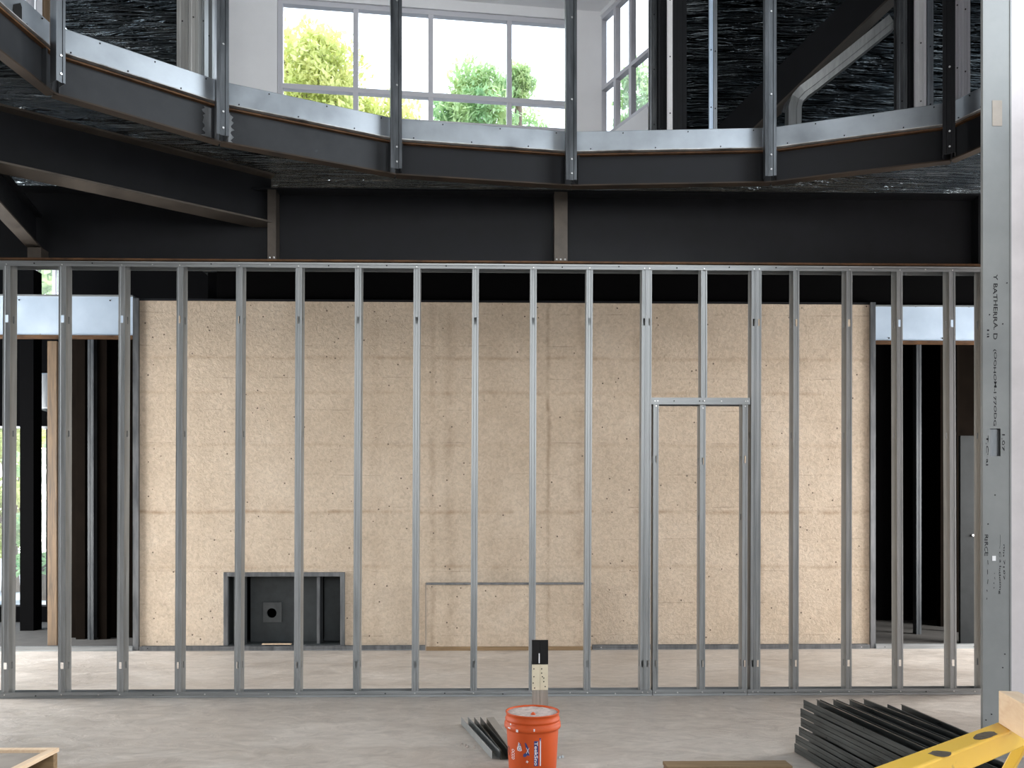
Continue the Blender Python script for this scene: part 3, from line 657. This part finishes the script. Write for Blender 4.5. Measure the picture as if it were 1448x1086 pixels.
# diagonal dark beam and bent channel at upper right
a = PD(1010, 215, 8.2); b = PD(1262, -30, 7.4)
t = thing('diagonal_beam', a, 'black diagonal beam rising to the right before the foil deck', 'beam')
MB().bar(a, b, .12, .30, up=(0, 0, 1)).done('web', 'steel', t); MB().bar(a, b, .16, .02, up=(0, 0, 1), dz=-.16).done('bottom_flange', 'brown', t)
t = thing('bent_channel', PD(1124, 178, 7.2), 'light bent steel channel curving up from the curb at upper right', 'metal channel')
path = [PD(1124, 182, 7.2), PD(1124.5, 150, 7.2), PD(1128, 138, 7.2), PD(1137, 128, 7.19), PD(1152, 117, 7.17), PD(1200, 79, 7.1), PD(1263, 28, 7.0)]
def sweep(path, wv, dep, mat, name, par, side=1):
    m = MB(); n = len(path); i = 0; R = []
    for k, p in enumerate(path):
        d = (path[min(k+1, n-1)]-path[max(k-1, 0)]).normalized(); s = d.cross(FW).normalized()
        R.append([p-s*wv/2+FW*dep, p-s*wv/2, p-s*wv*.15, p-s*wv*.1+FW*.005, p+s*wv/2, p+s*wv/2+FW*dep])
    for r in R: m.v += [tuple(x) for x in r]
    for k in range(n-1):
        for j in range(5): a = k*6+j; m.f.append([a, a+1, a+7, a+6])
    return m.done(name, mat, par, .002)
sweep(path, .115, .10, 'galv', 'channel', t)
sweep([p+FW*.12+RT*-.05 for p in path[1:6]], .05, .05, 'dgalv', 'splice_strip', t)
# ------------------------------------------------------------ grey column with marker writing
t = thing('steel_column', (pc0.x, pc0.y, 0), 'tall grey galvanised column with black marker writing beside the drywall', 'column')
cx0, cx1, cy = pc0.x, pc1.x, pc0.y
cut = (PD(1400, 606, 4.9), PD(1415, 645, 4.9)); cut2 = (PD(1403, 142, 4.9), PD(1417, 178, 4.9))
w = cx1-cx0
xs = [0, .010, cut[0].x-cx0, cut[1].x-cx0, w-.012, w]
frc = Matrix(((1, 0, 0, cx0), (0, 1, 0, cy), (0, 0, 1, 0), (0, 0, 0, 1)))
M['colm'] = metal('column_steel', (.20, .208, .207), (.26, .268, .264), .55, .25, (2.5,), (1, 1, 1), .06)
MB().sheet([(0, .022), (0, 0), (.010, 0), (cut[0].x-cx0, 0), (cut[1].x-cx0, 0), (w-.010, 0), (w-.008, -.004), (w, -.004), (w, .03)], [0, cut[1].z, cut[0].z, cut2[1].z, cut2[0].z, ZR], frc, {(3, 1)}).done('channel', 'colm', t, .0016)
MB().box(cx0+.006, cx1-.006, cy+.016, cy+.020, cut[1].z-.06, cut[0].z+.06).done('inner_web', 'dgalv', t)
MB().box(cut2[0].x, cut2[1].x, cy-.003, cy-.001, cut2[1].z, cut2[0].z).done('cover_plate', 'ply', t)
MB().box(PD(1403, 0, 4.9).x, PD(1408, 0, 4.9).x, cy-.003, cy-.001, PD(0, 793, 4.9).z, PD(0, 786, 4.9).z).done('sticker', 'white', t)
dg = bpy.context.evaluated_depsgraph_get
def text_mesh(txt, size, bold=0.):
    cu = bpy.data.curves.new('lettering', 'FONT'); cu.body = txt; cu.size = size; cu.offset = bold; cu.extrude = 0; cu.resolution_u = 2
    o = bpy.data.objects.new('tmp', cu); C.objects.link(o); bpy.context.view_layer.update()
    me = bpy.data.meshes.new_from_object(o.evaluated_get(dg())); C.objects.unlink(o); bpy.data.objects.remove(o)
    return me
def vtext(txt, px, py0, py1, hpx, par, y, d=4.9, mat='ink', flip=False):
    """writing that reads downwards, between rows py0 and py1, letter height hpx"""
    me = text_mesh(txt, 1.0, .012); xs_ = [v.co.x for v in me.vertices]; ys_ = [v.co.y for v in me.vertices]
    a = PD(px, py0, d); b = PD(px, py1, d); Lx = max(xs_)-min(xs_); Ly = max(ys_)-min(ys_); H = hpx/F*d
    rnd = random.Random(px)
    for v in me.vertices:
        u = (v.co.x-min(xs_))/Lx; h = (v.co.y-min(ys_))/Ly-.5
        v.co = Vector((a.x+h*H+.002*math.sin(u*17), y, a.z+(b.z-a.z)*u+.0015*math.sin(u*31)))
    return put('marker_writing', me, M[mat], par)
vtext("Y BATHERRA. D", 1407.5, 388, 480, 6, t, cy-.0018)
vtext("(OOHOM-I 77ODG", 1406.5, 494, 602, 5, t, cy-.0018)
vtext("1ll", 1397, 466, 477, 3, t, cy-.0018); vtext("1.07", 1419, 614, 638, 4, t, cy-.0018); vtext("T.C' al", 1396, 616, 658, 3.5, t, cy-.0018)
vtext("RIRCE", 1394.5, 756, 786, 5, t, cy-.0018); vtext("- - - . .", 1396, 792, 848, 2, t, cy-.0018)
vtext("~~~ C a lotlosmg", 1414, 756, 840, 3.5, t, cy-.0018); vtext("nm 7107", 1420, 770, 820, 2.5, t, cy-.0018); vtext(". - , ,", 1406, 810, 832, 2, t, cy-.0018)
for (x, y) in ((1407, 700), (1397, 741), (1424, 400), (1399, 445), (1418, 458), (1421, 925), (1418, 944), (1402, 1010), (1394, 1018)):
    p = PD(x, y, 4.9); MB().cyl((p.x, cy-.001, p.z), (0, -1, 0), .004, .003, 6).done('screw', 'ink', t)
# ------------------------------------------------------------ bucket
bc = PZ(753, 1098, 0); bx_, by_ = bc.x, bc.y; H = .372
t = thing('bucket', (bx_, by_, 0), 'orange plastic bucket full of dusty compound on the floor', 'bucket')
MB().lathe([(.001, .004), (.128, .0), (.131, .004), (.146, .270), (.146, .282), (.158, .284), (.160, .290), (.158, .312), (.150, .316), (.150, .326), (.154, .328), (.154, .336), (.148, .340), (.149, .364), (.152, .366), (.152, .372), (.146, .372), (.144, .366), (.142, .30)], (bx_, by_, 0), 64).done('body', 'orange', t, 0, 0, True)
mm = MB(); n = 40; rnd = random.Random(4)
mm.v.append((bx_, by_, .366))
for j in range(1, 8):
    for k in range(n):
        a = 6.2832*k/n; r = .1435*j/7; mm.v.append((bx_+r*math.cos(a), by_+r*math.sin(a), .3655+rnd.uniform(-.002, .003)-.004*(j == 7)))
for k in range(n): mm.f.append([0, 1+k, 1+(k+1) % n])
for j in range(6):
    for k in range(n): a = 1+j*n; mm.f.append([a+k, a+n+k, a+n+(k+1) % n, a+(k+1) % n])
mm.done('compound', 'mud', t, 0, 0, True)
MB().cyl((bx_+.0, by_-.07, .367), (0, 0, 1), .016, .012, 7, .006).done('orange_splat', 'orange', t)
def on_bucket(me, px, py, wpx, hpx, mat, name='lettering', rot=True, extra=.0012, skew=0):
    """wrap a mesh (unit text) around the bucket side; centred at pixel px,py"""
    xs_ = [v.co.x for v in me.vertices]; ys_ = [v.co.y for v in me.vertices]; lx = max(xs_)-min(xs_); ly = max(ys_)-min(ys_)
    d = by_-.14; s = d/F
    for v in me.vertices:
        u = (v.co.x-min(xs_))/lx-.5; h = (v.co.y-min(ys_))/ly-.5
        if rot: X, Z = px+h*wpx, py+u*hpx
        else: X, Z = px+u*wpx, py-h*hpx
        xx = (X-HX)*s; xx = max(bx_-.14, min(bx_+.14, xx)); zz = EYE+(HY-Z)*s
        R = .131+(.146-.131)*min(max(zz, 0), .27)/.27+extra
        if zz > .284: R = .1595+extra
        a = math.asin(max(-1, min(1, (xx-bx_)/R)))
        v.co = Vector((bx_+R*math.sin(a), by_-R*math.cos(a), zz))
    return put(name, me, M[mat], t)
def poly_mesh(pts, sub=6):
    m = bpy.data.meshes.new('patch'); m.from_pydata([(x, y, 0) for x, y in pts], [], [list(range(len(pts)))]); m.update(); return m
def rect_grid(nx=6, ny=2):
    m = MB()
    for j in range(ny+1):
        for i in range(nx+1): m.v.append((i/nx, j/ny, 0))
    for j in range(ny):
        for i in range(nx): a = j*(nx+1)+i; m.f.append([a, a+1, a+nx+2, a+nx+1])
    me = bpy.data.meshes.new('patch'); me.from_pydata(m.v, [], m.f); me.update(); return me
def star(n, r0, r1, ph=0): return poly_mesh([((r0 if k % 2 else r1)*math.cos(ph+6.283*k/(2*n)), (r0 if k % 2 else r1)*math.sin(ph+6.283*k/(2*n))) for k in range(2*n)])
on_bucket(rect_grid(2, 10), 787, 1065, 1.6, 38, 'pale', 'print_stripe', False)
on_bucket(rect_grid(3, 10), 781, 1066, 6, 36, 'navy', 'print_panel', False)
on_bucket(text_mesh('TeekSno', 1, .02), 781, 1066, 5, 34, 'pale', extra=.002)
on_bucket(text_mesh('K', 1, .03), 786.6, 1047, 2.5, 6, 'navy', extra=.002)
on_bucket(poly_mesh([(.3, 1), (.5, .9), (.85, .5), (1, .1), (.6, 0), (.1, .05), (0, .3), (.2, .6)]), 757.5, 1057.5, 7, 13, 'pale', 'print_mark', False)
on_bucket(text_mesh('RQ', 1, .0), 757.5, 1058, 4, 10, 'navy', extra=.002)
on_bucket(poly_mesh([(.2, 1), (.4, .95), (.62, .7), (.75, .45), (.8, .1), (.55, .15), (.3, .0), (.0, .02), (.05, .2), (.35, .3), (.5, .45), (.3, .7)]), 767, 1061, 9, 21, 'navy', 'print_mark', False)
on_bucket(text_mesh('X', 1, .0), 769, 1062, 4, 10, 'pale', extra=.002)
on_bucket(star(4, .4, 1, .2), 768.3, 1078, 4.5, 5, 'pale', 'print_mark', False)
on_bucket(text_mesh('EC', 1, .01), 741.5, 1068.5, 4.5, 13, 'dred'); on_bucket(text_mesh('OCCO', 1, .01), 748.7, 1070.5, 4, 15, 'pale')
on_bucket(text_mesh('XTKM', 1, .04), 729.5, 1083, 13, 5, 'dred', rot=False); on_bucket(text_mesh('#', 1, .0), 724, 1050, 5, 9, 'pale', extra=.0008)
on_bucket(star(5, .5, 1), 736.8, 1076.5, 1.4, 1.6, 'ink', 'print_mark', False)
for px, py, a_, b_ in ((728, 1031.3, 4.5, 4), (743, 1032.5, 3.5, 1.8), (754, 1034, 3, 3.8), (778, 1033, 1.8, 6.5), (745, 1026.5, 1.6, 2.5)):
    on_bucket(rect_grid(3, 2), px, py, a_, b_, 'pale', 'paint_spot', False, .003)
# ------------------------------------------------------------ stake behind the bucket
sd = by_+.22; z_at = lambda py: PD(760, py, sd).z
t = thing('marking_stake', (PD(763, 0, sd).x, sd, 0), 'upright stake with black tip and cream body behind the orange bucket', 'stake')
X0, X1 = PD(752.5, 0, sd).x, PD(775, 0, sd).x; xm = (X0+X1)/2
for nm, y0_, y1_, mt, k in (('tip', 905.5, 939.5, 'blackp', .001), ('painted_body', 940, 976, 'cream', 0), ('worn_base', 976.4, 0, 'wornwood', -.0005)):
    z1 = z_at(y0_); z0 = z_at(y1_) if y1_ else 0
    MB().box(X0-k, xm-.0012, sd-k, sd+.02+k, z0, z1).box(xm+.0012, X1+k, sd-k, sd+.02+k, z0, z1).box(xm-.0013, xm+.0013, sd+.003, sd+.018, z0, z1).done(nm, mt, t)
MB().box(PD(762.5, 0, sd).x-.003, PD(762.5, 0, sd).x+.003, sd-.003, sd-.0012, z_at(938), z_at(924)).done('white_mark', 'white', t)
for (x, y) in ((755, 946), (766, 946), (766, 952), (767, 957), (769, 959), (755, 957), (754, 966), (771, 971), (769, 964), (756, 973)):
    p = PD(x, y, sd); MB().cyl((p.x, sd-.0005, p.z), (0, -1, 0), .004, .0015, 6).done('nail_hole', 'ink', t)
# ------------------------------------------------------------ scraps on the floor
def scrap(pa, pb, wd, ht, mat, label, kind, z=0., roll=0.):
    a = PZ(*pa, .001); b = PZ(*pb, .001); d = (b-a).normalized(); L = (b-a).length
    t = thing('channel_offcut' if kind == 'U' else 'board_offcut', (a.x, a.y, 0), label, 'offcut')
    s = d.cross(Vector((0, 0, 1))); fr = Matrix(((s.x, 0, d.x, a.x), (s.y, 0, d.y, a.y), (0, 1, 0, z+.002), (0, 0, 0, 1)))
    if kind == 'U': MB().sheet([(-wd/2, ht), (-wd/2, 0), (wd/2, 0), (wd/2, ht)], [0, L*.5, L], fr).done('channel', mat, t, .002)
    else: MB().bar(a+Vector((0, 0, z+ht/2)), b+Vector((0, 0, z+ht/2)), wd, ht).done('board', mat, t, 0, .002)
    return t
scrap((657, 1024), (701, 1073), .048, .05, 'galv', 'galvanised channel offcut on the floor, leftmost of the scraps by the bucket', 'U')
scrap((675, 1026), (713, 1074), .044, .06, 'chan', 'dark steel channel offcut between the light scrap and the wooden one', 'U')
scrap((693, 1024), (729, 1074), .055, .05, 'ply', 'pale wooden offcut leaning against the left of the bucket', 'B')
# rubble crumbs
for i, (x, y) in enumerate(((653, 1054), (658, 1055), (661, 1057), (671, 1058), (791, 1072), (795, 1071))):
    p = PZ(x, y, 0); o = MB().cyl((p.x, p.y, 0), (.2, .1, 1), .012, .014, 5, .006).done('debris_crumb', 'ply' if i < 4 else 'galv', None)
    tag(o, ['tiny crumb on the floor, farthest left of the scraps', 'tiny crumb second from the left on the floor left of the scraps', 'tiny crumb third from the left on the floor left of the scraps', 'tiny crumb closest to the scrap channels', 'shiny crumb touching the right side of the bucket base', 'shiny crumb slightly farther right of the bucket base'][i], 'debris', 'debris crumbs on the floor')
# ------------------------------------------------------------ stack of dark channels
rnd = random.Random(11)
far = PZ(1132, 1066, 0).dot(FW)
colx = [1.915, 2.02, 2.12, 2.22, 2.375]
lay_n = ['resting on the floor', 'second layer up', 'third layer up', 'fourth layer up', 'fifth layer up', 'top layer']
col_n = ['leftmost row', 'second row from the left', 'middle row', 'second row from the right', 'rightmost row']
for k in range(6):
    for j in range(5):
        z = .003+k*.0555; x = colx[j]+rnd.uniform(-.004, .004)+(k-5)*.009; y1 = far+rnd.uniform(-.03, .03)-.14*(j == 4); L = rnd.uniform(1.12, 1.45)
        if j == 4: L = .78+rnd.uniform(-.05, .05)
        ang = rnd.uniform(-.006, .006)-.085*(1-.85*(j == 4))
        t = thing('steel_channel', (x, y1, z), 'dark steel channel in floor pile, '+lay_n[k]+', '+col_n[j], 'steel channel', 'channels of the dark pile')
        c, s_ = math.cos(ang), math.sin(ang)
        fr = Matrix(((c, 0, -s_, x), (-s_, 0, -c, y1), (0, 1, 0, z), (0, 0, 0, 1)))
        h = .052; w_ = .088
        MB().sheet([(.008, h-.002), (0, h), (0, .028), (.0025, .026), (0, .024), (0, 0), (w_, 0), (w_, h), (w_-.008, h-.002)], [0, L*.3, L*.6, L], fr).done('channel', 'chan', t, .0016)
# ------------------------------------------------------------ pallets
def pallet(x0, x1, y0, y1, h, label, deck='oldwood', solid=False):
    t = thing('wooden_pallet', ((x0+x1)/2, (y0+y1)/2, 0), label, 'pallet')
    for yy in (y0+.02, (y0+y1)/2, y1-.04): MB().box(x0, x1, yy-.02, yy+.02, .0, h-.022).done('bearer', 'oldwood', t, 0, .003)
    if solid:
        MB().box(x0+.03, x1-.06, y0, y1-.07, h-.02, h-.008).done('plywood_sheet', 'ply', t)
        MB().box(x0, x1, y1-.045, y1, h-.02, h+.005).done('edge_board', 'wood', t, 0, .003); MB().box(x1-.045, x1, y0, y1-.046, h-.02, h+.005).done('edge_board', 'wood', t, 0, .003)
    else:
        n = 5; dy = (y1-y0)/n
        for k in range(n): MB().box(x0, x1, y1-k*dy-dy*.62, y1-k*dy, h-.02, h).done('deck_board', deck, t, 0, .003)
    return t
p = PZ(937, 1076, .10); q = PZ(1112, 1076, .10); pallet(p.x, q.x, p.y-.9, p.y, .10, 'old wooden pallet at the bottom edge between bucket and dark pile')
p = PZ(84, 1058, .12); pallet(p.x-1.0, p.x, p.y-.9, p.y, .12, 'wooden framed tray with grey plywood top at the bottom left corner', solid=True)
# ------------------------------------------------------------ sawhorse and timber at bottom right
a = PZ(1294, 1086, .62); b = PZ(1427, 1034, .62); d = (b-a).normalized(); A1 = a-d*.25; B1 = b+d*.42
t = thing('sawhorse', ((A1.x+B1.x)/2, (A1.y+B1.y)/2, 0), 'yellow painted steel trestle with worn black patches at bottom right', 'trestle')
s = d.cross(Vector((0, 0, 1))); off = -s*.0
MB().bar(A1-Vector((0, 0, .043))-s*.045, B1-Vector((0, 0, .043))-s*.045, .09, .086).done('top_rail', 'yellow', t, 0, .008)
def patch(px, py, L_, z_, face):
    q = PZ(px, py, z_); m = MB(); n_ = 14; rr = random.Random(px); c0 = q-s*.0
    for k in range(n_):
        a_ = 6.2832*k/n_; r_ = rr.uniform(.75, 1.1)
        if face: p_ = c0+d*L_*r_*math.cos(a_)+Vector((0, 0, .026*r_*math.sin(a_)))+s*.0035
        else: p_ = c0+d*L_*r_*math.cos(a_)-s*.036*r_*math.sin(a_)*.9+Vector((0, 0, .0012))
        m.v.append(tuple(p_))
    m.f.append(list(range(n_))); m.done('worn_patch', 'wornp', t, .0006)
patch(1393, 1040, .095, .62, False); patch(1330, 1066, .05, .62, False)
for e in (A1+d*.06, B1-d*.06):
    for sg in (-1, 1):
        e0 = e-s*.045-Vector((0, 0, .09)); MB().bar(e0+s*sg*.02, Vector((e0.x, e0.y, 0.01))+s*sg*.25, .04, .04, up=d).done('leg', 'yellow', t, 0, .004)
e = PZ(1412, 1023, .621); 
t = thing('timber_offcut', (e.x, e.y, .62), 'thick pale pine timber lying across the yellow trestle', 'timber')
f = PZ(1448, 1046, .621); dd = (f-e).normalized(); ss = dd.cross(Vector((0, 0, 1)))
if ss.x < 0: ss = -ss
MB().bar(e+ss*.036+Vector((0, 0, .0665)), e+dd*1.0+ss*.036+Vector((0, 0, .0665)), .072, .131).done('timber', 'wood', t, 0, .003)
